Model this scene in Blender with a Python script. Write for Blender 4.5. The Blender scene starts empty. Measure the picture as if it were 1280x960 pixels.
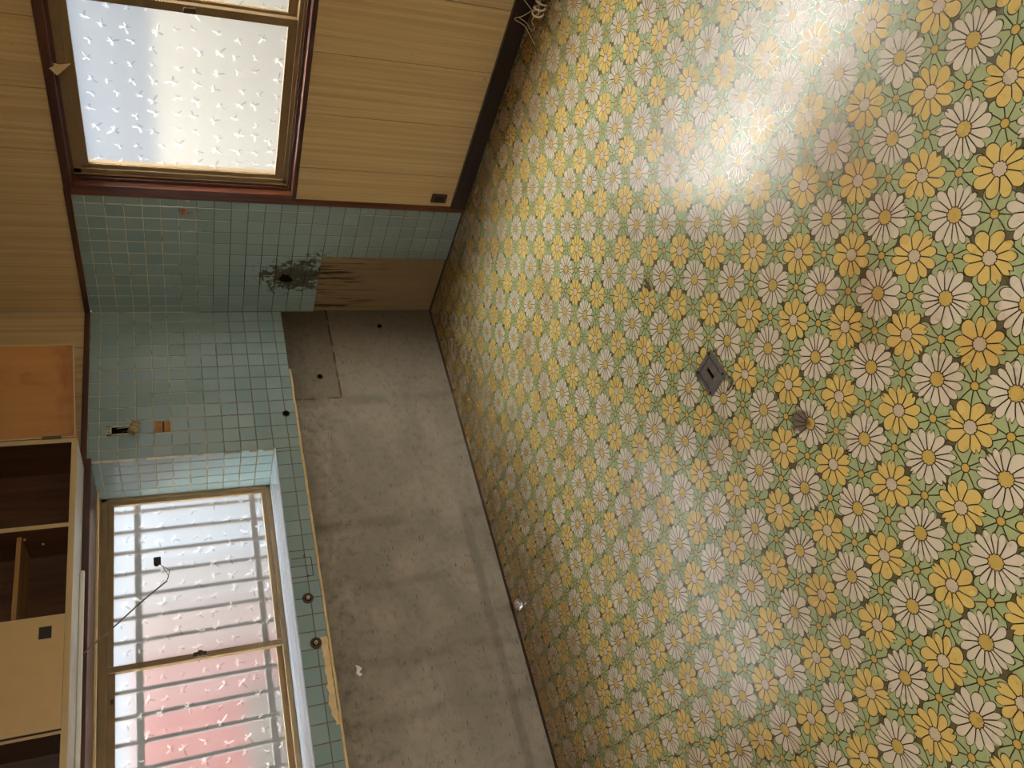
import bpy, bmesh, math, random
from mathutils import Vector, Matrix
rng = random.Random(7)
scene = bpy.context.scene
col = scene.collection

# ------------------------------------------------------------------ camera, sky, sun, exposure
cam_data = bpy.data.cameras.new('camera')
cam_data.sensor_fit = 'HORIZONTAL'
cam_data.sensor_width = 36.0
cam_data.lens = 974.62 / 1280 * 36.0
cam_data.clip_start = 0.02
cam = bpy.data.objects.new('camera', cam_data)
col.objects.link(cam)
# the phone was held on its side: the picture's x axis runs down the room
IX = Vector((-0.26586643, -0.29750708, -0.91695397))
IY = Vector((-0.80722336, 0.58867373, 0.0430545))
FW = Vector((0.52697769, 0.75163341, -0.39666325))
cam.matrix_world = Matrix(((IX.x, -IY.x, -FW.x, -2.9489), (IX.y, -IY.y, -FW.y, -3.4008),
                           (IX.z, -IY.z, -FW.z, 1.4238), (0, 0, 0, 1)))
scene.camera = cam

world = bpy.data.worlds.new('sky')
scene.world = world
world.use_nodes = True
wn = world.node_tree
wn.nodes.clear()
# bright even haze: the sun is behind high cloud
bg = wn.nodes.new('ShaderNodeBackground')
bg.inputs['Color'].default_value = (1.0, 0.955, 0.87, 1)
bg.inputs['Strength'].default_value = 39.0
wo = wn.nodes.new('ShaderNodeOutputWorld')
wn.links.new(bg.outputs[0], wo.inputs[0])

# portals in the added fill-light opening and the window openings: they only help the sky's light find its way in
def portal(loc, w, h, rz):
    d = bpy.data.lights.new('portal', 'AREA')
    d.shape = 'RECTANGLE'
    d.size, d.size_y = w, h
    d.cycles.is_portal = True
    o = bpy.data.objects.new('portal', d)
    o.location = loc
    o.rotation_euler = (math.radians(90), 0, math.radians(rz))
    col.objects.link(o)
portal((-3.25, -4.83, 1.025), 0.38, 2.05, 0)
portal((-1.71, 0.46, 1.39), 1.64, 0.78, 180)
portal((0.15, -1.66, 1.34), 1.60, 0.90, 90)

vs = scene.view_settings
vs.view_transform = 'Standard'
vs.look = 'None'
vs.gamma = 1.0
vs.use_curve_mapping = False
vs.exposure = 0.12

# ------------------------------------------------------------------ node helpers
def srgb(r, g, b):
    f = lambda c: (c / 255) / 12.92 if c / 255 <= 0.04045 else ((c / 255 + 0.055) / 1.055) ** 2.4
    return (f(r), f(g), f(b), 1.0)

class NT:
    """a thin wrapper that turns arithmetic on sockets into nodes"""
    def __init__(self, name):
        self.mat = bpy.data.materials.new(name)
        self.mat.use_nodes = True
        self.t = self.mat.node_tree
        self.t.nodes.clear()
        self.out = self.t.nodes.new('ShaderNodeOutputMaterial')
    def node(self, kind, **kw):
        n = self.t.nodes.new(kind)
        for k, v in kw.items(): setattr(n, k, v)
        return n
    def put(self, sock, v):
        if isinstance(v, S): v = v.s
        if hasattr(v, 'is_linked'): self.t.links.new(v, sock)
        elif v is not None: sock.default_value = v
    def math(self, op, a, b=None, c=None, clamp=False):
        n = self.node('ShaderNodeMath', operation=op, use_clamp=clamp)
        for i, x in enumerate((a, b, c)):
            if x is not None: self.put(n.inputs[i], x)
        return S(self, n.outputs[0])
    def coord(self, which='Object'):
        n = self.node('ShaderNodeTexCoord')
        return n.outputs[which]
    def position(self):
        return self.node('ShaderNodeNewGeometry').outputs['Position']
    def xyz(self, v):
        n = self.node('ShaderNodeSeparateXYZ')
        self.put(n.inputs[0], v)
        return [S(self, o) for o in n.outputs]
    def vec(self, x, y, z=0.0):
        n = self.node('ShaderNodeCombineXYZ')
        for i, q in enumerate((x, y, z)): self.put(n.inputs[i], q)
        return n.outputs[0]
    def scale(self, v, s):
        n = self.node('ShaderNodeVectorMath', operation='MULTIPLY')
        self.put(n.inputs[0], v)
        n.inputs[1].default_value = s
        return n.outputs[0]
    def noise(self, v, sc=5.0, det=3.0, rough=0.55, dist=0.0):
        n = self.node('ShaderNodeTexNoise')
        self.put(n.inputs['Vector'], v)
        n.inputs['Scale'].default_value = sc
        n.inputs['Detail'].default_value = det
        n.inputs['Roughness'].default_value = rough
        n.inputs['Distortion'].default_value = dist
        return S(self, n.outputs['Fac'])
    def white(self, v):
        n = self.node('ShaderNodeTexWhiteNoise', noise_dimensions='3D')
        self.put(n.inputs['Vector'], v)
        return S(self, n.outputs['Value'])
    def ramp(self, f, lo, hi, a=0.0, b=1.0):
        n = self.node('ShaderNodeMapRange', interpolation_type='SMOOTHSTEP')
        self.put(n.inputs[0], f)
        n.inputs[1].default_value, n.inputs[2].default_value = lo, hi
        n.inputs[3].default_value, n.inputs[4].default_value = a, b
        return S(self, n.outputs[0])
    def mix(self, f, a, b, mode='MIX'):
        n = self.node('ShaderNodeMix', data_type='RGBA', blend_type=mode)
        self.put(n.inputs[0], f)
        self.put(n.inputs[6], a)
        self.put(n.inputs[7], b)
        return n.outputs[2]
    def bsdf(self, colour, rough=0.5, metal=0.0, bump=None, bump_d=0.001, bump_s=1.0, spec=0.5, coat=0.0, coat_r=0.1):
        n = self.node('ShaderNodeBsdfPrincipled')
        self.put(n.inputs['Base Color'], colour)
        self.put(n.inputs['Roughness'], rough)
        self.put(n.inputs['Metallic'], metal)
        n.inputs['Specular IOR Level'].default_value = spec
        n.inputs['Coat Weight'].default_value = coat
        n.inputs['Coat Roughness'].default_value = coat_r
        if bump is not None:
            b = self.node('ShaderNodeBump')
            b.inputs['Distance'].default_value = bump_d
            b.inputs['Strength'].default_value = bump_s
            self.put(b.inputs['Height'], bump)
            self.t.links.new(b.outputs[0], n.inputs['Normal'])
        self.t.links.new(n.outputs[0], self.out.inputs[0])
        return n
    def rand(self):
        return S(self, self.node('ShaderNodeObjectInfo').outputs['Random'])

class S:
    def __init__(self, nt, s): self.nt, self.s = nt, s
    def __add__(self, o): return self.nt.math('ADD', self, o)
    __radd__ = __add__
    def __sub__(self, o): return self.nt.math('SUBTRACT', self, o)
    def __rsub__(self, o): return self.nt.math('SUBTRACT', o, self)
    def __mul__(self, o): return self.nt.math('MULTIPLY', self, o)
    __rmul__ = __mul__
    def __truediv__(self, o): return self.nt.math('DIVIDE', self, o)
    def __lt__(self, o): return self.nt.math('LESS_THAN', self, o)
    def __gt__(self, o): return self.nt.math('GREATER_THAN', self, o)
    def abs(self): return self.nt.math('ABSOLUTE', self)
    def floor(self): return self.nt.math('FLOOR', self)
    def pow(self, e): return self.nt.math('POWER', self, e)
    def min(self, o): return self.nt.math('MINIMUM', self, o)
    def max(self, o): return self.nt.math('MAXIMUM', self, o)
    def sin(self): return self.nt.math('SINE', self)
    def mod(self, n): return self.nt.math('FLOORED_MODULO', self, n)
    def clamp(self): return self.nt.math('ADD', self, 0.0, clamp=True)

def dist3(t, c, sx=1.0, sy=1.0, sz=1.0):
    """distance from a fixed point of the room, stretched per axis"""
    x, y, z = t.xyz(t.position())
    return (((x - c[0]) * sx).pow(2) + ((y - c[1]) * sy).pow(2) + ((z - c[2]) * sz).pow(2)).pow(0.5)

M = {}
def plain(name, rgb, rough=0.5, metal=0.0, var=0.12, sc=14.0, bump=0.0, spec=0.5, coat=0.0):
    t = NT(name)
    n = t.noise(t.position(), sc, 4)
    c = srgb(*rgb)
    dark = tuple(x * (1 - 2 * var) for x in c[:3]) + (1,)
    light = tuple(min(1, x * (1 + 2 * var)) for x in c[:3]) + (1,)
    t.bsdf(t.mix(n, dark, light), rough, metal, bump=n if bump else None, bump_d=bump or 0.001, spec=spec, coat=coat)
    M[name] = t.mat
    return t.mat

# ------------------------------------------------------------------ the floor's printed flowers
def floor_material():
    t = NT('flower_vinyl')
    x, y, z = t.xyz(t.position())
    u = (x + 2.5664 - (y + 2.2401) * 0.0097) * (1 / 0.1172)
    v = (y + 2.2401) * (1 / 0.1152)
    LW = 0.0115
    INK = srgb(58, 46, 30)
    TAU = 2 * math.pi
    def flower(du, dv, ci, cj, n, R0, jitter, notch, rc, seed, fall=0.17):
        r = (du * du + dv * dv).pow(0.5)
        th = t.math('ARCTAN2', dv, du)
        k1 = t.white(t.vec(ci, cj, seed))
        k2 = t.white(t.vec(ci, cj, seed + 3.3))
        wa_, wb_ = 0.016 * n, 0.011 * n
        a = th * (n / TAU) + k1 * 3.0 + (th * 2.0 + k2 * TAU).sin() * wa_ + (th * 3.0 + k1 * 17.0).sin() * wb_ + (k2 - 0.5) * r * 1.6
        dadt = t.math('COSINE', th * 2.0 + k2 * TAU) * (2 * wa_) + t.math('COSINE', th * 3.0 + k1 * 17.0) * (3 * wb_) + n / TAU
        idx = a.floor()
        tt = (a - idx - 0.5)
        pi = idx.mod(n)
        p1 = t.white(t.vec(pi, ci * 1.7 + cj * 13.1, seed + 7.0))
        p2 = t.white(t.vec(pi, ci * 2.3 + cj * 5.7, seed + 11.0))
        ta = tt.abs()
        R = (1.0 - p1 * jitter - (ta * 2.0).pow(2.2) * fall) * R0
        R = R - (p2 > 1.0 - notch) * (0.12 - ta * 0.9).max(0.0) * 0.75
        d_out = R - r
        d_side = (0.5 - ta) * r / dadt
        mask = d_out > -LW
        line = d_out.abs().min(d_side) < LW
        rcs = (th * 11.0).sin() * (rc * 0.06) + rc
        dc = r - rcs
        core = dc < 0.0
        cl = dc.abs() < LW * 0.8
        ink = (line * (1.0 - core)).max(cl)
        return mask, ink, core
    # small green leaf stars between four flowers
    gu, gv = u - 0.5, v - 0.5
    gi, gj = (gu + 0.5).floor(), (gv + 0.5).floor()
    m0, i0, c0 = flower(gu - gi, gv - gj, gi, gj, 8, 0.50, 0.10, 0.0, 0.078, 1.0, 0.30)
    # the big flowers stand on two diagonal lattices
    def diag(su):
        uu = u - su
        p, q = (uu + v) * 0.5, (uu - v) * 0.5
        pi, qi = (p + 0.5).floor(), (q + 0.5).floor()
        dp, dq = p - pi, q - qi
        return dp + dq, dp - dq, pi, qi
    a = diag(1.0)
    m1, i1, c1 = flower(*a, 10, 0.49, 0.08, 0.24, 0.125, 21.0, 0.30)
    b = diag(0.0)
    m2, i2, c2 = flower(*b, 15, 0.545, 0.10, 0.10, 0.138, 42.0, 0.26)
    YEL, WHI, GRN = srgb(234, 205, 122), srgb(232, 222, 203), srgb(178, 192, 142)
    cc = srgb(104, 98, 68)
    def lay(base, mask, ink, core, petal, heart):
        f = t.mix(ink, t.mix(core, petal, heart), INK)
        return t.mix(mask, base, f)
    cc = lay(cc, m0, i0, c0, GRN, srgb(214, 180, 92))
    cc = lay(cc, m1, i1, c1, YEL, srgb(220, 204, 180))
    cc = lay(cc, m2, i2, c2, WHI, srgb(214, 184, 100))
    ink = i0
    ink = t.math('ADD', ink * (1.0 - m1), i1)
    ink = t.math('ADD', ink * (1.0 - m2), i2, clamp=True)
    # age: brown traffic stains, some bleached, grime with painted shade towards the walls, one dark burn
    pos = t.position()
    st = t.ramp(t.noise(pos, 2.6, 3, 0.6), 0.52, 0.74)
    cc = t.mix(st * 0.45, cc, srgb(196, 150, 104), 'MULTIPLY')
    fine = t.ramp(t.noise(pos, 34.0, 4, 0.65), 0.56, 0.78)
    cc = t.mix(fine * 0.45, cc, srgb(150, 120, 84), 'MULTIPLY')
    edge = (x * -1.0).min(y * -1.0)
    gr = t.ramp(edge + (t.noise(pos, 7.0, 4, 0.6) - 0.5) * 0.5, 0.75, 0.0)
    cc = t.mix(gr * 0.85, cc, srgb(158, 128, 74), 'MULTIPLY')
    burn = t.ramp(dist3(t, (-2.19, -2.10, 0)) + (t.noise(pos, 60.0, 3) - 0.5) * 0.05, 0.040, 0.022)
    cc = t.mix(burn * 0.8, cc, srgb(70, 48, 30))
    sp = t.ramp(t.noise(pos, 140.0, 2, 0.5), 0.74, 0.79)
    cc = t.mix(sp * 0.6, cc, srgb(90, 64, 40))
    h = (1.0 - ink) + t.noise(pos, 160.0, 2) * 0.12
    rough = t.noise(pos, 5.0, 3) * 0.14 + 0.20
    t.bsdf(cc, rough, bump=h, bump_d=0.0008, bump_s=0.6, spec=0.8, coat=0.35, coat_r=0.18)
    return t.mat
M['floor'] = floor_material()

# ------------------------------------------------------------------ other materials
def tile_material():
    t = NT('teal_tile')
    pos = t.position()
    rnd = t.rand()
    c = t.mix(rnd, srgb(124, 145, 146), srgb(136, 155, 156))
    n = t.noise(pos, 9.0, 3)
    c = t.mix(n * 0.25, c, srgb(104, 126, 126))
    # mould spreading round the old flue hole
    d = dist3(t, (0.0, -0.285, 0.81), 1.0, 1.0, 0.62)
    nz = t.noise(pos, 22.0, 5, 0.7)
    nf = t.noise(pos, 60.0, 5, 0.75)
    m = t.ramp(d + (nz - 0.5) * 0.42 + (nf - 0.5) * 0.16, 0.115, 0.075)
    c = t.mix(m * 0.85, c, srgb(58, 44, 18))
    d3 = dist3(t, (0.0, -0.40, 0.72), 1.0, 0.9, 1.3)
    m = t.ramp(d3 + (nz - 0.5) * 0.5 + (nf - 0.5) * 0.2, 0.06, 0.02)
    c = t.mix(m * 0.8, c, srgb(64, 48, 20))
    # brown film low down next to the cement patch
    d2 = dist3(t, (0.0, -0.6, 0.25), 1.0, 0.8, 0.9)
    m2 = t.ramp(d2 + (nz - 0.5) * 0.4, 0.5, 0.15)
    c = t.mix(m2 * 0.3, c, srgb(96, 84, 54))
    sp = t.ramp(t.noise(pos, 70.0, 3, 0.6), 0.68, 0.76)
    c = t.mix(sp * 0.25, c, srgb(96, 84, 60))
    t.bsdf(c, t.math('ADD', rnd * 0.05, 0.10), spec=0.5)
    M['tile'] = t.mat
tile_material()

def grout_material():
    t = NT('grout')
    pos = t.position()
    x, y, z = t.xyz(pos)
    nz = t.noise(pos, 6.0, 4, 0.65)
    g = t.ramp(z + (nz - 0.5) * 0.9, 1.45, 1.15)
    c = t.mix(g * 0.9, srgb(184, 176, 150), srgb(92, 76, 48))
    d = dist3(t, (0.0, -0.30, 0.85), 1.0, 1.0, 0.5)
    m = t.ramp(d + (nz - 0.5) * 0.3, 0.32, 0.08)
    c = t.mix(m, c, srgb(34, 26, 14))
    k = t.ramp(t.noise(pos, 16.0, 3, 0.6), 0.52, 0.66)
    c = t.mix(k * 0.55, c, srgb(70, 58, 38))
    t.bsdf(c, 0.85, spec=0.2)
    M['grout'] = t.mat
grout_material()

def concrete_material():
    t = NT('bare_cement')
    pos = t.position()
    x, y, z = t.xyz(pos)
    n1 = t.noise(t.scale(pos, (1.0, 1.0, 1.4)), 2.2, 5, 0.6, 0.6)
    c = t.mix(t.ramp(n1, 0.3, 0.7), srgb(122, 115, 103), srgb(148, 140, 126))
    n2 = t.noise(pos, 26.0, 5, 0.7)
    c = t.mix(t.ramp(n2, 0.45, 0.75) * 0.4, c, srgb(92, 82, 66))
    # uneven bands left by the trowel and by the old cabinets that stood here
    w = (t.noise(pos, 3.0, 2) - 0.5) * 0.05
    for bx, wd, am in ((-0.615, 0.02, 0.32), (-0.92, 0.012, 0.18), (-1.335, 0.02, 0.36), (-1.645, 0.014, 0.26), (-1.99, 0.018, 0.28), (-2.24, 0.02, 0.25)):
        b = t.ramp((x + w - bx).abs(), wd * 2.4, wd * 0.4)
        b = b * t.ramp(t.noise(pos, 5.0, 3), 0.36, 0.6)
        c = t.mix(b * am, c, srgb(74, 62, 46))
    b = t.ramp((z + w * 0.6 - 0.115).abs(), 0.03, 0.01) * t.ramp(x, -1.15, -1.4)
    c = t.mix(b * 0.35, c, srgb(84, 76, 66))
    # the darker rectangle next to the corner
    r = t.ramp(x, -0.60, -0.59) * t.ramp(z + w * 0.2, 0.618, 0.626)
    c = t.mix(r * 0.45, c, srgb(92, 82, 62))
    e = t.ramp((z + w * 0.3 - 0.618).abs(), 0.009, 0.002) * t.ramp(x, -0.60, -0.59) * t.ramp(t.noise(pos, 11.0, 3), 0.3, 0.5)
    c = t.mix(e * 0.85, c, srgb(52, 40, 24))
    e = t.ramp((x + w * 0.3 + 0.595).abs(), 0.009, 0.002) * t.ramp(z, 0.61, 0.63) * t.ramp(t.noise(pos, 13.0, 3), 0.4, 0.55)
    c = t.mix(e * 0.8, c, srgb(52, 40, 24))
    # grease near the top edge and painted shade over grime near the corner
    g = t.ramp(z + (n2 - 0.5) * 0.3, 0.66, 0.9)
    c = t.mix(g * 0.45, c, srgb(116, 98, 70), 'MULTIPLY')
    g = t.ramp(x + (n1 - 0.5) * 0.6, -0.7, 0.1)
    c = t.mix(g * 0.9, c, srgb(128, 114, 84), 'MULTIPLY')
    # fine black scratches and specks
    s = t.ramp(t.noise(t.scale(pos, (1.0, 1.0, 6.0)), 24.0, 3, 0.5), 0.655, 0.69)
    c = t.mix(s * 0.6, c, srgb(46, 36, 24))
    t.bsdf(c, 0.85, bump=n2, bump_d=0.0015, spec=0.25)
    M['cement'] = t.mat
concrete_material()

def cement_right_material():
    t = NT('stained_cement')
    pos = t.position()
    x, y, z = t.xyz(pos)
    n1 = t.noise(t.scale(pos, (1, 5.0, 0.9)), 3.0, 4, 0.6)
    c = t.mix(n1, srgb(112, 94, 68), srgb(132, 112, 82))
    drip = t.noise(t.scale(pos, (1, 16.0, 0.9)), 2.4, 4, 0.6, 0.4)
    m = t.ramp(drip, 0.52, 0.64) * t.ramp(z, 0.15, 0.62)
    c = t.mix(m * 0.8, c, srgb(66, 44, 20))
    m = t.ramp(t.noise(t.scale(pos, (1, 26.0, 1.6)), 1.7, 3, 0.5), 0.57, 0.60) * t.ramp(z + (drip - 0.5) * 1.2, 0.40, 0.60)
    c = t.mix(m * 0.9, c, srgb(34, 22, 10))
    n2 = t.noise(pos, 30.0, 4, 0.6)
    t.bsdf(c, 0.8, bump=n2, bump_d=0.001, spec=0.25)
    M['cement_right'] = t.mat
cement_right_material()

def panel_material(name, along):
    """printed plywood with a fine vertical grain"""
    t = NT(name)
    pos = t.position()
    rnd = t.rand()
    sc = (44.0, 44.0, 0.35)
    a = t.noise(t.scale(pos, sc), 1.3, 4, 0.6)
    b = t.noise(t.scale(pos, (200.0, 200.0, 1.6)), 1.0, 2, 0.5)
    c = t.mix(t.ramp(a, 0.30, 0.70), srgb(172, 147, 104), srgb(198, 173, 127))
    c = t.mix(t.ramp(b, 0.35, 0.7) * 0.4, c, srgb(160, 132, 88))
    c = t.mix(rnd * 0.15, c, srgb(170, 140, 94))
    k = t.ramp(t.noise(pos, 26.0, 4, 0.65), 0.68, 0.74)
    c = t.mix(k * 0.5, c, srgb(96, 72, 38))
    t.bsdf(c, 0.45, bump=b, bump_d=0.0004, spec=0.4)
    M[name] = t.mat
panel_material('panel', 0)

def wood_material(name, dark, light, axis, rough=0.35, coat=0.2, sc=1.0):
    t = NT(name)
    s = [22.0, 22.0, 22.0]
    s[axis] = 1.2
    a = t.noise(t.scale(t.position(), tuple(s)), 1.4 * sc, 4, 0.6, 0.4)
    b = t.noise(t.scale(t.position(), tuple(q * 4 for q in s)), 1.5 * sc, 3, 0.5)
    c = t.mix(t.ramp(a, 0.3, 0.7), srgb(*dark), srgb(*light))
    c = t.mix(b * 0.35, c, srgb(*dark))
    t.bsdf(c, rough, bump=b, bump_d=0.0003, spec=0.5, coat=coat, coat_r=0.2)
    M[name] = t.mat
wood_material('trim_x', (46, 22, 14), (86, 44, 26), 0)
wood_material('trim_y', (46, 22, 14), (84, 42, 26), 1)
wood_material('trim_z', (58, 26, 14), (100, 52, 26), 2)
wood_material('base_dark', (26, 18, 16), (44, 30, 26), 1)
wood_material('sill_wood', (176, 192, 216), (214, 226, 244), 0, 0.14, 0.6)  # bluish tint paints the sky's reflection into the board colour
wood_material('cab_inside', (52, 28, 10), (84, 48, 18), 2, 0.5, 0.1)
wood_material('shelf_wood', (120, 88, 44), (164, 126, 74), 0, 0.5, 0.1)

def raw_ply():
    t = NT('raw_ply')
    pos = t.position()
    x, y, z = t.xyz(pos)
    a = t.noise(t.scale(pos, (18.0, 18.0, 1.5)), 1.3, 4, 0.6, 0.5)
    c = t.mix(a, srgb(142, 94, 46), srgb(174, 126, 68))
    b = t.noise(pos, 7.0, 4, 0.6, 0.8)
    g = t.ramp(z + (b - 0.5) * 0.22, 1.90, 1.80)
    c = t.mix(g * 0.6, c, srgb(120, 58, 20))
    c = t.mix(t.ramp(b, 0.55, 0.7) * 0.35, c, srgb(132, 70, 28))
    t.bsdf(c, 0.55, spec=0.35)
    M['raw_ply'] = t.mat
raw_ply()

plain('cab_white', (176, 154, 112), 0.4, var=0.04)
plain('cab_door', (178, 152, 110), 0.4, var=0.04)
plain('cab_under', (196, 190, 176), 0.35, var=0.05)
plain('bronze', (126, 104, 72), 0.38, 0.35, var=0.10)
plain('bronze_dark', (66, 50, 32), 0.4, 0.35, var=0.1)
plain('black', (14, 11, 9), 0.6, var=0.1)
plain('dark_hole', (6, 5, 4), 0.9, var=0.1, spec=0.1)
plain('zinc', (120, 116, 112), 0.5, 0.6, var=0.25, sc=60.0, bump=0.0006)
plain('bakelite', (150, 128, 84), 0.5, var=0.3, sc=40.0)
plain('galv', (176, 170, 150), 0.45, 0.4, var=0.3, sc=40.0)
plain('rust', (74, 56, 38), 0.6, 0.3, var=0.5, sc=60.0, bump=0.001)
plain('plaster', (204, 178, 134), 0.9, var=0.15, sc=50.0, bump=0.002)
plain('cream_rod', (200, 174, 128), 0.6, var=0.18, sc=24.0, bump=0.0006)
plain('adhesive', (152, 108, 66), 0.8, var=0.35, sc=45.0, bump=0.001)
plain('paper_white', (214, 206, 190), 0.8, var=0.06)
plain('foil', (196, 192, 196), 0.3, 0.8, var=0.1)
plain('twig', (88, 56, 26), 0.8, var=0.4, sc=70.0)
plain('cord_grey', (104, 97, 88), 0.5, var=0.08)
plain('wire_pale', (206, 192, 164), 0.45, var=0.1)
plain('wire_brown', (92, 64, 40), 0.5, var=0.2)
plain('knob_red', (176, 90, 60), 0.4, var=0.1)
plain('outlet_brown', (58, 40, 28), 0.4, var=0.15)
plain('duct_white', (212, 210, 202), 0.35, var=0.04)
plain('grille_metal', (76, 72, 72), 0.6, 0.0, var=0.06)
plain('ceiling_paint', (196, 178, 146), 0.8, var=0.08, sc=4.0)
plain('wall_paint', (188, 164, 120), 0.7, var=0.1, sc=4.0)
plain('outer_wall', (176, 168, 152), 0.9, var=0.08, sc=3.0)
plain('ground_grey', (128, 124, 116), 0.95, var=0.15, sc=3.0)
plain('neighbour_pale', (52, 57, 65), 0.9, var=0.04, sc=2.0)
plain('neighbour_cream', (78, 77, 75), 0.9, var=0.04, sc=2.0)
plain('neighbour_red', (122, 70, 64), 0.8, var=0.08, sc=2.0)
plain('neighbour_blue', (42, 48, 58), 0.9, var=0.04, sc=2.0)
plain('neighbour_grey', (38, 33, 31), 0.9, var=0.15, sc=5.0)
for i_, c_ in enumerate(((55, 54, 58), (57, 48, 50), (58, 36, 38), (58, 24, 25), (56, 16, 17))):
    plain('sheet_%d' % i_, c_, 0.85, var=0.06, sc=2.0)
plain('roof_grey', (96, 100, 108), 0.7, var=0.1, sc=4.0)
plain('seam_dirt_shade', (48, 36, 22), 0.9, var=0.3, sc=30.0)

def glass_materials():
    # the outer face lets light pass straight, the inner face is the frosted one
    t = NT('glass_outer')
    tr = t.node('ShaderNodeBsdfTransparent')
    tr.inputs[0].default_value = (0.96, 0.98, 0.98, 1)
    t.t.links.new(tr.outputs[0], t.out.inputs[0])
    M['glass_outer'] = t.mat
    t = NT('glass_frosted')
    pos = t.position()
    x, y, z = t.xyz(pos)
    # cut stars, scattered: one to a cell of 85 mm, at random places, sizes and turns
    su, sv = (x + y) * (1 / 0.078), z * (1 / 0.078)
    ci, cj = su.floor(), sv.floor()
    r1, r2, r3, r4 = [t.white(t.vec(ci, cj, q)) for q in (1.5, 2.5, 3.5, 4.5)]
    du = su - ci - 0.5 + (r1 - 0.5) * 0.45
    dv = sv - cj - 0.5 + (r2 - 0.5) * 0.45
    rr = (du * du + dv * dv).pow(0.5)
    th = t.math('ARCTAN2', dv, du)
    lobe = (th * 2.0 + r3 * 6.28).sin().abs().pow(9.0)
    lobe2 = (th * 1.5 + r4 * 6.28).sin().abs().pow(16.0)
    rad = (r4 * 0.16 + 0.13) * (lobe * 0.85 + lobe2 * 0.8 + 0.12)
    star = rr < rad
    up = (th + r1 * 1.5).sin() > -0.25  # facet glint painted in: upper side lighter, the rest darker
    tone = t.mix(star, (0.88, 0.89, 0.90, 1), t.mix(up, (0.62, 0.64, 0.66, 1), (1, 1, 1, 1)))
    rf = t.node('ShaderNodeBsdfRefraction')
    t.put(rf.inputs['Color'], tone)
    rf.inputs['Roughness'].default_value = 0.37
    rf.inputs['IOR'].default_value = 1.25
    b = t.node('ShaderNodeBump')
    b.inputs['Distance'].default_value = 0.0006
    b.inputs['Strength'].default_value = 0.5
    t.put(b.inputs['Height'], t.noise(pos, 160.0, 2))
    t.t.links.new(b.outputs[0], rf.inputs['Normal'])
    tl = t.node('ShaderNodeBsdfTranslucent')
    t.put(tl.inputs[0], tone)
    gl = t.node('ShaderNodeBsdfGlossy')
    gl.inputs['Roughness'].default_value = 0.25
    gl.inputs['Color'].default_value = (0.9, 0.9, 0.9, 1)
    m1 = t.node('ShaderNodeMixShader')
    t.put(m1.inputs[0], star * up * 0.11 + 0.028)
    m2 = t.node('ShaderNodeMixShader')
    m2.inputs[0].default_value = 0.05
    t.t.links.new(rf.outputs[0], m1.inputs[1])
    t.t.links.new(tl.outputs[0], m1.inputs[2])
    t.t.links.new(m1.outputs[0], m2.inputs[1])
    t.t.links.new(gl.outputs[0], m2.inputs[2])
    tp = t.node('ShaderNodeBsdfTransparent')
    t.put(tp.inputs[0], tone)
    m3 = t.node('ShaderNodeMixShader')
    m3.inputs[0].default_value = 0.07
    t.t.links.new(m2.outputs[0], m3.inputs[1])
    t.t.links.new(tp.outputs[0], m3.inputs[2])
    t.t.links.new(m3.outputs[0], t.out.inputs[0])
    M['glass_frosted'] = t.mat
glass_materials()

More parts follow.
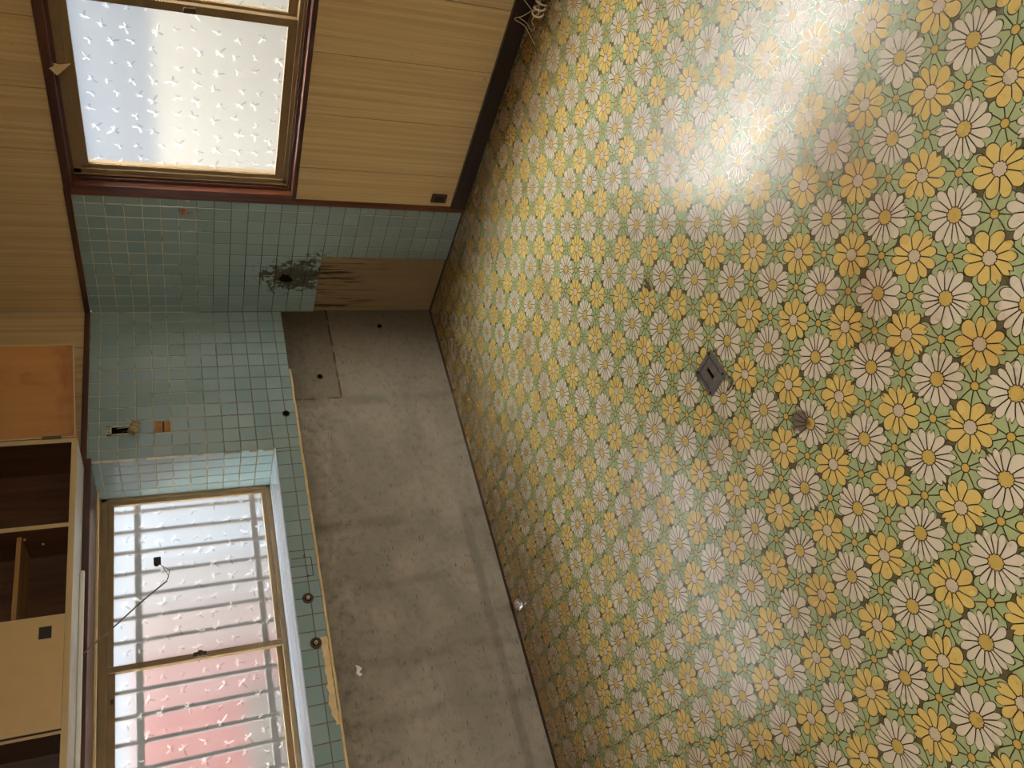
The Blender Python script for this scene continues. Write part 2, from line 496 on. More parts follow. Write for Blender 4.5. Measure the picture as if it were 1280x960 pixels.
# ------------------------------------------------------------------ mesh helpers
class MB:
    """collects shapes into one mesh"""
    def __init__(self):
        self.bm = bmesh.new()
    def box(self, a, b, bevel=0.0, mi=0):
        x0, x1 = sorted((a[0], b[0])); y0, y1 = sorted((a[1], b[1])); z0, z1 = sorted((a[2], b[2]))
        vs_ = [self.bm.verts.new(p) for p in ((x0, y0, z0), (x1, y0, z0), (x1, y1, z0), (x0, y1, z0),
                                              (x0, y0, z1), (x1, y0, z1), (x1, y1, z1), (x0, y1, z1))]
        fs = [self.bm.faces.new([vs_[i] for i in q]) for q in
              ((0, 3, 2, 1), (4, 5, 6, 7), (0, 1, 5, 4), (1, 2, 6, 5), (2, 3, 7, 6), (3, 0, 4, 7))]
        for f in fs: f.material_index = mi
        if bevel:
            es = list({e for f in fs for e in f.edges})
            bmesh.ops.bevel(self.bm, geom=es, offset=bevel, segments=2, affect='EDGES', profile=0.6)
        return self
    def prism(self, pts, axis, d0, d1, mi=0):
        """a polygon given in the two other axes, pushed out along one axis"""
        def P(q, d):
            c = list(q)
            c.insert(axis, d)
            return c
        lo = [self.bm.verts.new(P(q, d0)) for q in pts]
        hi = [self.bm.verts.new(P(q, d1)) for q in pts]
        n = len(pts)
        fs = [self.bm.faces.new(lo), self.bm.faces.new(hi[::-1])]
        for i in range(n):
            fs.append(self.bm.faces.new((lo[i], hi[i], hi[(i + 1) % n], lo[(i + 1) % n])))
        for f in fs: f.material_index = mi
        return self
    def lathe(self, c, axis, prof, n=20):
        """profile of (radius, distance along the axis)"""
        ax = Vector(axis).normalized()
        s = ax.orthogonal().normalized()
        w = ax.cross(s)
        rings = []
        for r, d in prof:
            rings.append([self.bm.verts.new(Vector(c) + ax * d + (s * math.cos(k * 2 * math.pi / n) + w * math.sin(k * 2 * math.pi / n)) * max(r, 1e-5)) for k in range(n)])
        for a, b in zip(rings, rings[1:]):
            for k in range(n):
                self.bm.faces.new((a[k], a[(k + 1) % n], b[(k + 1) % n], b[k]))
        self.bm.faces.new(rings[0][::-1])
        self.bm.faces.new(rings[-1])
        return self
    def tube(self, pts, r, n=8):
        pts = [Vector(p) for p in pts]
        rings = []
        up = None
        for i, p in enumerate(pts):
            d = (pts[min(i + 1, len(pts) - 1)] - pts[max(i - 1, 0)]).normalized()
            s = d.orthogonal() if up is None else (up - d * up.dot(d))
            s.normalize()
            up = s
            w = d.cross(s)
            rings.append([self.bm.verts.new(p + (s * math.cos(k * 2 * math.pi / n) + w * math.sin(k * 2 * math.pi / n)) * r) for k in range(n)])
        for a, b in zip(rings, rings[1:]):
            for k in range(n):
                self.bm.faces.new((a[k], a[(k + 1) % n], b[(k + 1) % n], b[k]))
        self.bm.faces.new(rings[0][::-1])
        self.bm.faces.new(rings[-1])
        return self
    def mesh(self, name, mats, smooth=False):
        bmesh.ops.recalc_face_normals(self.bm, faces=self.bm.faces)
        me = bpy.data.meshes.new(name)
        self.bm.to_mesh(me)
        self.bm.free()
        for m in (mats if isinstance(mats, (list, tuple)) else [mats]): me.materials.append(M[m])
        if smooth:
            for p in me.polygons: p.use_smooth = True
        return me
    def build(self, name, mats, parent=None, smooth=False):
        return link(name, self.mesh(name, mats, smooth), parent)

def link(name, me, parent=None):
    o = bpy.data.objects.new(name, me)
    col.objects.link(o)
    if parent is not None: adopt(o, parent)
    return o

def base_of(o):
    v = Vector(o.location)
    while o.parent is not None:
        o = o.parent
        break
    return v

WORLD_LOC = {}
def adopt(o, parent):
    """keep an object whose mesh is in room coordinates in place under a parent"""
    o.parent = parent
    o.matrix_parent_inverse = Matrix.Translation(-WORLD_LOC.get(parent.name, Vector((0, 0, 0))))

def thing(name, loc, label, cat, group=None):
    o = bpy.data.objects.new(name, None)
    o.empty_display_size = 0.05
    o.location = loc
    col.objects.link(o)
    WORLD_LOC[o.name] = Vector(loc)
    return tag(o, label, cat, group)

def tag(o, label, cat, group=None):
    o['label'] = label
    o['category'] = cat
    if group: o['group'] = group
    return o

def struct(o, label=None, cat=None):
    o['kind'] = 'structure'
    if label: o['label'] = label
    if cat: o['category'] = cat
    return o

def smooth_path(pts, n=8):
    """Catmull-Rom through the points"""
    P = [Vector(p) for p in pts]
    P = [P[0] * 2 - P[1]] + P + [P[-1] * 2 - P[-2]]
    out = []
    for i in range(1, len(P) - 2):
        a, b, c, d = P[i - 1:i + 3]
        for k in range(n):
            s = k / n
            out.append(0.5 * ((2 * b) + (c - a) * s + (2 * a - 5 * b + 4 * c - d) * s * s + (3 * b - a - 3 * c + d) * s ** 3))
    out.append(P[-2])
    return out

# ------------------------------------------------------------------ room shell
T = 0.076                      # tile pitch
ZT = 1.8278                    # level of grout line 0
CEIL = 2.42
X0, Y0 = -4.3, -4.7            # the far sides of the room, behind the camera
TILE_TOP = 1.800
WIN_A = (-2.54, -0.882, 0.990, 1.786)      # x0, x1, z0, z1 of the bay opening in the left wall
BAY = 0.36
WIN_B = (-2.47, -0.845, 0.880, 1.795)      # y0, y1, z0, z1

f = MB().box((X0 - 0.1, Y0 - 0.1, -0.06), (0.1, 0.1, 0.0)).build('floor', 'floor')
struct(f, 'vinyl floor printed with white and yellow daisies on green leaves', 'floor')
c = MB().box((X0 - 0.1, Y0 - 0.1, CEIL), (0.5, 0.5, CEIL + 0.12)).build('ceiling', 'ceiling_paint')
struct(c, 'beige painted ceiling above the kitchen', 'ceiling')
w = MB().box((X0 - 0.12, Y0 - 0.12, -0.06), (X0, 0.14, CEIL)).build('wall_back', 'wall_paint')
struct(w, 'plain beige wall behind the viewer, facing the window with paired sashes', 'wall')
DX0, DX1, DZ = -3.44, -3.06, 2.05          # unseen opening added to let fill light in
m = MB().box((X0, Y0 - 0.12, -0.06), (DX0, Y0, CEIL)).box((DX1, Y0 - 0.12, -0.06), (0.14, Y0, CEIL))
m.box((DX0, Y0 - 0.12, DZ), (DX1, Y0, CEIL))
struct(m.build('wall_front', 'wall_paint'), 'plain beige wall with an added opening for fill light, facing the tiled sink wall', 'wall')

# left wall: a core with the bay opening, faced with cement, grout and tiles, and boards on top
m = MB()
x0, x1, z0, z1 = WIN_A
m.box((X0, 0.02, -0.06), (x0 - 0.02, 0.14, CEIL)).box((x1 + 0.02, 0.02, -0.06), (0.0, 0.14, CEIL))
m.box((x0 - 0.02, 0.02, -0.06), (x1 + 0.02, 0.14, z0 - 0.03)).box((x0 - 0.02, 0.02, z1 + 0.03), (x1 + 0.02, 0.14, CEIL))
# the bay box outside
m.box((x0 - 0.10, 0.14, z0 - 0.12), (x1 + 0.10, BAY + 0.09, z0 - 0.03))
m.box((x0 - 0.10, 0.14, z1 + 0.03), (x1 + 0.10, BAY + 0.09, z1 + 0.14))
m.box((x0 - 0.10, 0.14, z0 - 0.03), (x0 - 0.02, BAY + 0.09, z1 + 0.03))
m.box((x1 + 0.02, 0.14, z0 - 0.03), (x1 + 0.10, BAY + 0.09, z1 + 0.03))
wall_left = struct(m.build('wall_left', 'outer_wall'), 'sink wall with bare cement below, teal tiles round a bay window', 'wall')
CON = 0.866
MB().box((X0, 0.007, 0.0), (0.018, 0.02, CON)).build('cement_face', 'cement', wall_left)
m = MB()
m.box((x1, 0.0022, CON), (0.0, 0.02, TILE_TOP)).box((X0, 0.0022, CON), (x1, 0.02, z0 - 0.004))
m.box((X0, 0.0022, z0 - 0.004), (x0, 0.02, TILE_TOP))
m.box((x1 + 0.0022, 0.02, z0 - 0.03), (x1 + 0.02, BAY + 0.06, z1 + 0.03))
m.box((x0 - 0.02, 0.02, z0 - 0.03), (x0 - 0.0022, BAY + 0.06, z1 + 0.03))
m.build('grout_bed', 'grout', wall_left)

# right wall
y0, y1, z0b, z1b = WIN_B
m = MB()
m.box((0.02, y1 + 0.02, -0.06), (0.14, 0.14, CEIL)).box((0.02, Y0, -0.06), (0.14, y0 - 0.02, CEIL))
m.box((0.02, y0 - 0.02, -0.06), (0.14, y1 + 0.02, z0b - 0.02)).box((0.02, y0 - 0.02, z1b + 0.02), (0.14, y1 + 0.02, CEIL))
wall_right = struct(m.build('wall_right', 'outer_wall'), 'wall with printed plywood boards, tiles by the corner and a wide window', 'wall')
YC = -0.4305
ZC = ZT - 15 * T
YT = -0.788
MB().box((0.007, YC, 0.0), (0.02, 0.0, ZC)).build('cement_face', 'cement_right', wall_right)
m = MB()
m.box((0.0022, YT, ZC), (0.02, 0.02, TILE_TOP)).box((0.0022, YT, 0.0), (0.02, YC, ZC))
m.build('grout_bed', 'grout', wall_right)

# ------------------------------------------------------------------ tiles, one by one
tile_cache = {}
def tile_mesh(wd, ht, mat='tile'):
    key = (round(wd, 4), round(ht, 4), mat)
    if key not in tile_cache:
        bm = bmesh.new()
        def ring(i, d):
            return [bm.verts.new((sx * (wd / 2 - i), d, sz * (ht / 2 - i))) for sx, sz in ((-1, -1), (1, -1), (1, 1), (-1, 1))]
        a, b, c_ = ring(0, 0.006), ring(0, 0.0016), ring(0.0016, 0.0)
        for p, q in ((a, b), (b, c_)):
            for k in range(4): bm.faces.new((p[k], p[(k + 1) % 4], q[(k + 1) % 4], q[k]))
        bm.faces.new(c_)
        bmesh.ops.recalc_face_normals(bm, faces=bm.faces)
        for f_ in bm.faces:
            if f_.normal.y > 0.5: f_.normal_flip()
        me = bpy.data.meshes.new('tile')
        bm.to_mesh(me)
        bm.free()
        me.materials.append(M[mat])
        tile_cache[key] = me
    return tile_cache[key]

G = 0.0018
def lay_tile(parent, side, h0, h1, v0, v1, plane=0.0, mat='tile', name='tile'):
    """side 'A' faces -y (h is x), side 'B' faces -x (h is y)"""
    wd, ht = abs(h1 - h0) - 2 * G, abs(v1 - v0) - 2 * G
    if wd < 0.006 or ht < 0.006: return
    o = bpy.data.objects.new(name, tile_mesh(wd, ht, mat))
    col.objects.link(o)
    hc, vc = (h0 + h1) / 2, (v0 + v1) / 2
    tx, tz = rng.gauss(0, 0.0035), rng.gauss(0, 0.0035)
    if side == 'A':
        o.location = (hc, plane, vc)
        o.rotation_euler = (tx, 0, tz)
    else:
        o.location = (plane, hc, vc)
        o.rotation_euler = (tx, 0, -math.pi / 2 + tz)
    o.parent = parent
    return o

xs = [0.0] + [-(-0.0106 + T * j) for j in range(1, 37)]
zs = [TILE_TOP] + [ZT - T * k for k in range(1, 25)]
rowsA = zs[:13] + [CON]
PATCH = None
for j in range(len(xs) - 1):
    a, b = xs[j], xs[j + 1]
    if a > x1 + 0.004:                        # between the corner and the window
        b = max(b, x1)
        for k in range(len(rowsA) - 1):
            if abs((a + b) / 2 + 0.711) < 0.02 and abs((rowsA[k] + rowsA[k + 1]) / 2 - 1.486) < 0.02:
                PATCH = (a, b, rowsA[k + 1], rowsA[k])
                continue
            lay_tile(wall_left, 'A', a, b, rowsA[k + 1], rowsA[k])
        if xs[j + 1] < x1: a, b = x1, xs[j + 1]
        else: continue
    if a > -2.70:                             # the strip under the sill
        for va, vb in ((CON, zs[12]), (zs[12], z0 - 0.004)):
            lay_tile(wall_left, 'A', a, b, va, vb)
# the tiled side of the bay
yr = [0.0] + [T * k - 0.012 for k in range(1, 6)]
yr[-1] = min(yr[-1], BAY + 0.02)
for k in range(len(yr) - 1):
    rz = [z1] + [q for q in zs[1:11]] + [z0]
    for q in range(len(rz) - 1):
        lay_tile(wall_left, 'B', yr[k], yr[k + 1], rz[q + 1], rz[q], plane=x1)
# where one tile has come off, brown adhesive shows
if PATCH:
    a, b, va, vb = PATCH
    MB().box((b + 0.002, 0.0012, va + 0.003), (a - 0.012, 0.004, vb - 0.002)).build('adhesive_patch', 'adhesive', wall_left)
    MB().box((b + 0.004, 0.0004, va + 0.030), (a - 0.014, 0.003, va + 0.038)).build('adhesive_ridge', 'seam_dirt_shade', wall_left)
    lay_tile(wall_left, 'A', a, a - 0.013, va, vb)
ys = [0.0] + [-(-0.0255 + T * k) for k in range(1, 11)] + [YT]
for j in range(len(ys) - 1):
    low = ys[j] < YC + 0.01
    zz = zs[:16] + (zs[16:] if low else [])
    for k in range(len(zz) - 1):
        lay_tile(wall_right, 'B', ys[j], ys[j + 1], zz[k + 1], zz[k])

# ------------------------------------------------------------------ boards of printed plywood
def board(parent, a, b):
    b = (0.016, b[1], b[2]) if parent is wall_right else (b[0], 0.016, b[2])
    return MB().box(a, b, 0.0015).build('board', 'panel', parent)
ZB = 1.826
gap = 0.0016
# dark battens behind the boards, seen through the joints
MB().box((0.016, -0.86, ZB), (0.02, 0.0, CEIL)).box((0.016, y0 - 0.04, ZB), (0.02, -0.86, CEIL)).box((0.016, y0 - 0.04, 0.0), (0.02, -0.812, 0.862)).box((0.016, Y0, 0.0), (0.02, y0 - 0.04, CEIL)).build('batten', 'seam_dirt_shade', wall_right)
MB().box((X0, 0.016, ZB), (0.0, 0.02, CEIL)).build('batten', 'seam_dirt_shade', wall_left)
gr = [0.0] + [-0.126 - 0.2925 * n for n in range(0, 17)]
for j in range(len(gr) - 1):
    a, b = gr[j] - gap, gr[j + 1] + gap
    if b < Y0: b = Y0
    if a <= b: continue
    # over the tiles and the window
    if a > y0 - 0.04:
        board(wall_right, (0.004, max(b, y0 - 0.04), ZB), (0.02, a, CEIL))
    # below the window
    aa, bb = min(a, -0.812), max(b, y0 - 0.035)
    if aa - bb > 0.01: board(wall_right, (0.004, bb, 0.0), (0.02, aa, 0.862))
    if b < y0 - 0.04: board(wall_right, (0.004, b, 0.0), (0.02, min(a, y0 - 0.04), CEIL))
gx = [0.004, -0.223] + [-0.223 - 0.294 * n for n in range(1, 15)]
for j in range(len(gx) - 1):
    a, b = gx[j] - gap, max(gx[j + 1] + gap, X0)
    if a - b > 0.01: board(wall_left, (b, 0.004, ZB), (a, 0.02, CEIL))

# ------------------------------------------------------------------ trims and baseboard
o = MB().box((X0, -0.012, TILE_TOP), (-0.001, 0.008, ZB), 0.002).build('trim_1', 'trim_x')
struct(o, 'dark brown wooden strip above the tiles of the sink wall', 'trim')
o = MB().box((-0.012, -0.812, TILE_TOP), (0.008, -0.012, ZB), 0.002).build('trim_2', 'trim_y')
struct(o, 'dark brown wooden strip above the tiles by the corner, below the boards', 'trim')
o = MB().box((-0.012, -0.812, 0.0), (0.008, YT, TILE_TOP), 0.002).build('trim_3', 'trim_z')
struct(o, 'upright reddish wooden strip between the tiles and the plywood boards', 'trim')
o = MB().box((-0.016, Y0, 0.0), (0.004, -0.812, 0.078), 0.002).build('baseboard_right', 'base_dark')
struct(o, 'nearly black baseboard under the plywood boards', 'baseboard')
# the pale moulding that closes the lower edge of the tiles
pts = [(-0.40 - 0.06 * k, 0.0015 + rng.uniform(-0.0012, 0.0012), CON - 0.004 + rng.uniform(-0.0015, 0.0015)) for k in range(0, 60) if -0.40 - 0.06 * k > X0]
o = MB().tube(pts, 0.0065, 8).build('trim_4', 'cream_rod', smooth=True)
struct(o, 'thin cream moulding along the lower edge of the teal tiles', 'trim')
# dark strip: seam dirt plus painted gap shadow where the vinyl meets the walls
o = MB().prism([(0.007, 0.0), (-0.008, 0.0), (0.007, 0.007)], 0, X0, -0.0).build('trim_5', 'seam_dirt_shade')
struct(o, 'dark strip of dirt and painted gap shadow between the vinyl floor and the bare cement', 'seam')
o = MB().prism([(0.007, 0.0), (-0.007, 0.0), (0.007, 0.007)], 1, -0.788, 0.0).build('trim_6', 'seam_dirt_shade')
struct(o, 'dark strip of dirt and painted gap shadow between the vinyl floor and the stained cement corner', 'seam')

# ------------------------------------------------------------------ windows
def sash(parent, ax, plane, h0, h1, v0, v1, st, thick, mat='bronze'):
    """a sliding sash: frame, frosted pane. ax 'A': h is x, plane is y. ax 'B': h is y, plane is x"""
    def P(h, d, v): return (h, d, v) if ax == 'A' else (d, h, v)
    m = MB()
    d0, d1 = plane, plane + thick
    for a, b in (((h0, v0), (h0 + st, v1)), ((h1 - st, v0), (h1, v1)), ((h0 + st, v0), (h1 - st, v0 + st * 1.15)), ((h0 + st, v1 - st), (h1 - st, v1))):
        m.box(P(a[0], d0, a[1]), P(b[0], d1, b[1]), 0.002)
    s = m.build('sash', mat, parent)
    m = MB()
    pd = plane + thick * 0.5
    e = 0.004
    m.box(P(h0 + st - e, pd - 0.002, v0 + st * 1.15 - e), P(h1 - st + e, pd + 0.002, v1 - st + e), mi=0)
    me = m.mesh('pane', ['glass_outer', 'glass_frosted'])
    n = 1 if ax == 'A' else 0
    for p in me.polygons:
        if p.normal[n] < -0.9: p.material_index = 1
    pane = bpy.data.objects.new('pane', me)
    col.objects.link(pane)
    pane.parent = s
    return s

# bay window over the sink
wa = bpy.data.objects.new('window_1', None)
col.objects.link(wa)
struct(wa, 'bay window with frosted star-cut glass and bronze sashes above the sink wall', 'window')
x0, x1, z0, z1 = WIN_A
FY = BAY
m = MB()
fw_ = 0.024
for a, b in (((x0, z0), (x0 + fw_, z1)), ((x1 - fw_ * 0.7, z0), (x1, z1)), ((x0, z0), (x1, z0 + fw_)), ((x0, z1 - 0.040), (x1, z1))):
    m.box((a[0], FY, a[1]), (b[0], FY + 0.075, b[1]), 0.0015)
m.box((x0, FY - 0.008, z1 - 0.012), (x1, FY + 0.004, z1), 0.001)
m.build('frame', 'bronze', wa)
mid = -1.7125
sash(wa, 'A', FY + 0.008, mid - 0.014, x1 - 0.010, z0 + 0.016, z1 - 0.04, 0.026, 0.024)
s2 = sash(wa, 'A', FY + 0.040, x0 + 0.012, mid + 0.020, z0 + 0.016, z1 - 0.04, 0.030, 0.024, 'bronze')
m = MB()
m.box((mid - 0.012, FY - 0.012, 1.345), (mid + 0.010, FY + 0.010, 1.40), 0.003).lathe((mid, FY - 0.012, 1.37), (0, -1, 0), [(0.014, 0), (0.014, 0.008), (0.004, 0.012)], 12)
m.build('latch', 'bronze_dark', wa)
MB().box((-1.85, FY + 0.034, z1 - 0.066), (-1.83, FY + 0.041, z1 - 0.053), 0.002).build('sash_catch', 'black', wa)
# sill board and head board of the bay
MB().box((x0, -0.001, z0 - 0.0055), (x1, FY, z0), 0.0015).build('sill', 'sill_wood', wa)
MB().box((x0, -0.012, z1), (x1, FY + 0.02, z1 + 0.03), 0.002).build('head_board', 'trim_x', wa)
MB().box((x0, -0.024, z1 - 0.006), (x1 + 0.004, -0.012, z1 + 0.036), 0.003).build('head_casing', 'trim_x', wa)
MB().box((x0, FY - 0.075, z1 - 0.010), (x1, FY - 0.055, z1), 0.002).build('head_bead', 'cream_rod', wa)

# window in the boarded wall
wb = bpy.data.objects.new('window_2', None)
col.objects.link(wb)
struct(wb, 'wide window with frosted star-cut glass in a reddish wooden casing', 'window')
y0, y1, z0b, z1b = WIN_B
m = MB()
cw = 0.034
# casing: flat boards on the wall and the lining of the opening
m.box((-0.014, y0 - cw, z1b - 0.004), (0.02, y1 + cw, z1b + 0.028), 0.003)
m.build('casing', 'trim_y', wb)
m = MB().box((-0.014, y1 - 0.002, z0b - 0.02), (0.02, y1 + cw, z1b - 0.004), 0.003)
m.build('casing', 'trim_z', wb)
m = MB().box((-0.014, y0 - cw, z0b - 0.02), (0.02, y0 + 0.002, z1b - 0.004), 0.003)
m.build('casing', 'trim_z', wb)
m = MB().box((-0.020, y0 - cw - 0.01, z0b - 0.022), (0.02, y1 + cw, z0b), 0.004)
m.build('stool', 'trim_y', wb)
m = MB()
m.box((0.02, y0 - 0.02, z0b - 0.02), (0.13, y1 + 0.02, z0b + 0.012), 0.002)
m.box((0.02, y0 - 0.02, z1b - 0.016), (0.13, y1 + 0.02, z1b + 0.02), 0.002)
m.box((0.02, y1 - 0.018, z0b + 0.012), (0.13, y1 + 0.02, z1b - 0.016), 0.002)
m.box((0.02, y0 - 0.02, z0b + 0.012), (0.13, y0 + 0.018, z1b - 0.016), 0.002)
m.build('lining', 'trim_y', wb)
fx = 0.035
m = MB()
ya, yb, za, zb = y0 + 0.018, y1 - 0.018, z0b + 0.012, z1b - 0.016
fw_ = 0.034
m.box((fx, yb - fw_, za), (fx + 0.08, yb, zb), 0.0015).box((fx, ya, za), (fx + 0.08, ya + fw_, zb), 0.0015)
m.box((fx, ya, za), (fx + 0.08, yb, za + 0.026), 0.0015).box((fx, ya, zb - 0.03), (fx + 0.08, yb, zb), 0.0015)
m.box((fx - 0.006, ya, za + 0.004), (fx + 0.001, yb, za + 0.010), 0.001).box((fx - 0.006, yb - 0.012, za), (fx + 0.001, yb - 0.006, zb), 0.001)
m.build('frame', 'bronze', wb)
midb = -1.672
sash(wb, 'B', fx + 0.010, midb - 0.016, yb - fw_ + 0.016, za + 0.022, zb - 0.024, 0.034, 0.022)
sash(wb, 'B', fx + 0.042, ya + fw_ - 0.016, midb + 0.012, za + 0.022, zb - 0.024, 0.034, 0.022)
MB().box((fx - 0.002, midb - 0.010, 1.29), (fx + 0.012, midb + 0.012, 1.335), 0.003).build('latch', 'bronze_dark', wb)

# ------------------------------------------------------------------ wall cabinet
CX1, CX0, CY, CZ0, CZ1 = -0.925, -2.495, -0.272, 1.808, 2.40
cab = thing('wall_cabinet', (-1.71, 0.0, CZ0), 'cream wall cabinet with open and missing doors above the bay window', 'cabinet')
PT = 0.020
divs = [CX1 - PT / 2, -1.325, -1.695, -2.100, CX0 + PT / 2]
def strip_front(a, b):
    """a raw board with a pale edge strip in front"""
    return (a, b)
m = MB().box((CX0, CY + 0.002, CZ0), (CX1, -0.014, CZ0 + PT), 0.001)
bp = m.build('bottom_panel', 'cab_under', cab)
MB().box((CX0, CY - 0.001, CZ0 - 0.001), (CX1, CY + 0.003, CZ0 + PT), 0.0005).build('edge_strip', 'cab_white', bp)
MB().box((CX0, CY, CZ1 - PT), (CX1, -0.014, CZ1), 0.001).build('top_panel', 'cab_white', cab)
MB().box((CX0, -0.022, CZ0 + PT), (CX1, -0.013, CZ1 - PT)).build('back_panel', 'cab_inside', cab)
for i, d in enumerate(divs):
    h = 0.0085 if 0 < i < len(divs) - 1 else PT / 2
    o = MB().box((d - h, CY + 0.003, CZ0 + PT), (d + h, -0.022, CZ1 - PT)).build('side_panel' if i in (0, 4) else 'divider', 'cab_inside', cab)
    MB().box((d - h, CY - 0.001, CZ0 + PT), (d + h, CY + 0.003, CZ1 - PT), 0.0005).build('edge_strip', 'cab_white', o)
MB().box((divs[2] + 0.0085, CY + 0.05, 1.992), (divs[1] - 0.0085, -0.022, 2.008), 0.001).build('shelf', 'shelf_wood', cab)
for px, pz in ((-1.352, 1.985), (-1.352, 1.93)):
    MB().lathe((divs[1] - 0.0085, CY + 0.07 + (1.985 - pz), pz), (-1, 0, 0), [(0.004, 0), (0.004, 0.006), (0.002, 0.008)], 10).build('shelf_pin', 'galv', cab)
# closed door with a square finger hole
dr = MB().box((divs[3] + 0.004, CY - 0.019, CZ0 + 0.018), (divs[2] - 0.000, CY - 0.002, CZ1 - 0.01), 0.0015).build('door', 'cab_door', cab)
MB().box((-1.778, CY - 0.0205, 1.866), (-1.734, CY - 0.018, 1.906), 0.0005).build('handle_plate', 'black', dr)
MB().box((divs[3] + 0.001, CY - 0.012, CZ0 + 0.018), (divs[3] + 0.004, CY - 0.002, CZ1 - 0.01)).build('door_gap', 'seam_dirt_shade', cab)
# the open door, swung right round and seen from its raw inner side
hx, hy = CX1 + 0.004, CY - 0.003
ex, ey = -0.548, -0.428
dv = Vector((ex - hx, ey - hy, 0))
L = dv.length
dv.normalize()
nv = Vector((dv.y, -dv.x, 0))            # towards the viewer
m = MB().box((0, 0.0015, CZ0 + 0.006), (L, 0.017, CZ1 - 0.01))
me = m.mesh('door', 'cab_white')
Rm = Matrix(((dv.x, -nv.x, 0, hx), (dv.y, -nv.y, 0, hy), (0, 0, 1, 0), (0, 0, 0, 1)))
me.transform(Rm)
od = link('door', me, cab)
m = MB().box((0.004, 0.0, CZ0 + 0.010), (L - 0.004, 0.003, CZ1 - 0.014))
me = m.mesh('inner_face', 'raw_ply')
me.transform(Rm)
link('inner_face', me, od)
m = MB().box((-0.006, -0.004, 1.865), (0.008, 0.012, 1.935), 0.002)
me = m.mesh('hinge', 'bronze_dark')
me.transform(Rm)
link('hinge', me, od)

# cable duct under the cabinet and the loose lamp cord
o = MB().box((-2.49, -0.062, CZ0 - 0.016), (-1.43, -0.040, CZ0 - 0.0005), 0.003).build('cable_duct', 'duct_white')
tag(o, 'white plastic cable duct under the wall cabinet', 'cable duct')
cord = thing('hanging_cord', (-1.79, -0.051, 1.79), 'grey stripped cord with a black connector hanging before the bay window', 'cord')
P = smooth_path([(-1.772, -0.052, 1.794), (-1.765, -0.058, 1.782), (-1.738, -0.075, 1.742), (-1.685, -0.085, 1.672), (-1.610, -0.088, 1.585), (-1.548, -0.085, 1.508), (-1.532, -0.085, 1.487)], 8)
MB().tube(P, 0.0032, 8).build('sheath', 'cord_grey', cord, True)
for s in (-1, 1):
    P = smooth_path([(-1.533, -0.085 + s * 0.001, 1.489), (-1.512, -0.085 + s * 0.003, 1.482), (-1.488, -0.085 + s * 0.006, 1.485 + s * 0.006), (-1.466, -0.085 + s * 0.002, 1.503), (-1.452, -0.085, 1.515)], 6)
    MB().tube(P, 0.0013, 6).build('wire', 'black', cord, True)
m = MB().box((-1.456, -0.093, 1.508), (-1.424, -0.077, 1.536), 0.003).box((-1.462, -0.089, 1.518), (-1.452, -0.081, 1.532), 0.001)
m.build('connector', 'black', cord)

# ------------------------------------------------------------------ fittings on the sink wall
ob = thing('electrical_box', (-0.725, 0.0, 1.66), 'open electrical box in the tiles with its old switch hanging out', 'electrical box')
m = MB()
bx0, bx1, bz0, bz1 = -0.752, -0.700, 1.618, 1.722
for a, b in (((bx0, bz0), (bx0 + 0.008, bz1)), ((bx1 - 0.008, bz0), (bx1, bz1)), ((bx0, bz1 - 0.020), (bx1, bz1)), ((bx0, bz0), (bx1, bz0 + 0.006))):
    m.box((a[0], -0.005, a[1]), (b[0], 0.003, b[1]), 0.001)
m.build('rim', 'galv', ob)
MB().box((bx0 + 0.006, -0.0015, bz0 + 0.004), (bx1 - 0.006, 0.002, bz1 - 0.014)).build('cavity', 'dark_hole', ob)
for q in (-0.735, -0.718):
    MB().lathe((q, -0.005, bz1 - 0.010), (0, -1, 0), [(0.0035, 0), (0.0035, 0.001), (0.002, 0.002)], 8).build('screw', 'rust', ob)
m = MB().box((-0.030, -0.016, -0.018), (0.030, 0.016, 0.018), 0.004)
for q in (-0.02, 0.0, 0.02): m.box((q - 0.003, -0.020, -0.019), (q + 0.003, -0.014, 0.019), 0.001)
me = m.mesh('switch_unit', 'bakelite')
me.transform(Matrix.Translation((-0.728, -0.028, 1.606)) @ Matrix.Rotation(math.radians(20), 4, 'Y') @ Matrix.Rotation(math.radians(25), 4, 'X'))
link('switch_unit', me, ob)
P = smooth_path([(-0.735, -0.002, 1.66), (-0.742, -0.020, 1.64), (-0.738, -0.026, 1.615)], 6)
MB().tube(P, 0.002, 6).build('wire', 'wire_brown', ob, True)
P = smooth_path([(-0.715, -0.002, 1.68), (-0.722, -0.018, 1.65), (-0.728, -0.026, 1.615)], 6)
MB().tube(P, 0.0015, 6).build('wire', 'wire_pale', ob, True)
P = smooth_path([(-0.702, -0.030, 1.615), (-0.690, -0.034, 1.632), (-0.684, -0.034, 1.640)], 6)
MB().tube(P, 0.0015, 6).build('wire', 'wire_pale', ob, True)

def ring_hole(name, c, axis, r, label, cat, rim='rust'):
    o = thing(name, c, label, cat)
    MB().lathe(c, axis, [(r * 1.25, -0.002), (r * 1.25, 0.002), (r * 1.12, 0.0042), (r, 0.003), (r * 0.96, -0.001)], 24).build('rim', rim, o, True)
    MB().lathe(c, axis, [(r * 0.99, -0.002), (r * 0.99, 0.0034)], 24).build('bore', 'dark_hole', o)
    return o
ring_hole('pipe_hole', (-0.682, 0.0, 0.913), (0, -1, 0), 0.015, 'small round pipe hole with a rusty rim low in the teal tiles', 'pipe hole')
ring_hole('pipe_hole', (-0.454, 0.007, 0.712), (0, -1, 0), 0.015, 'round black hole in the darker cement rectangle by the corner', 'pipe hole', 'cement')
ring_hole('pipe_hole', (-0.111, 0.007, 0.328), (0, -1, 0), 0.014, 'lone round black hole in the bare cement close to the corner, well above the floor', 'pipe hole', 'cement')

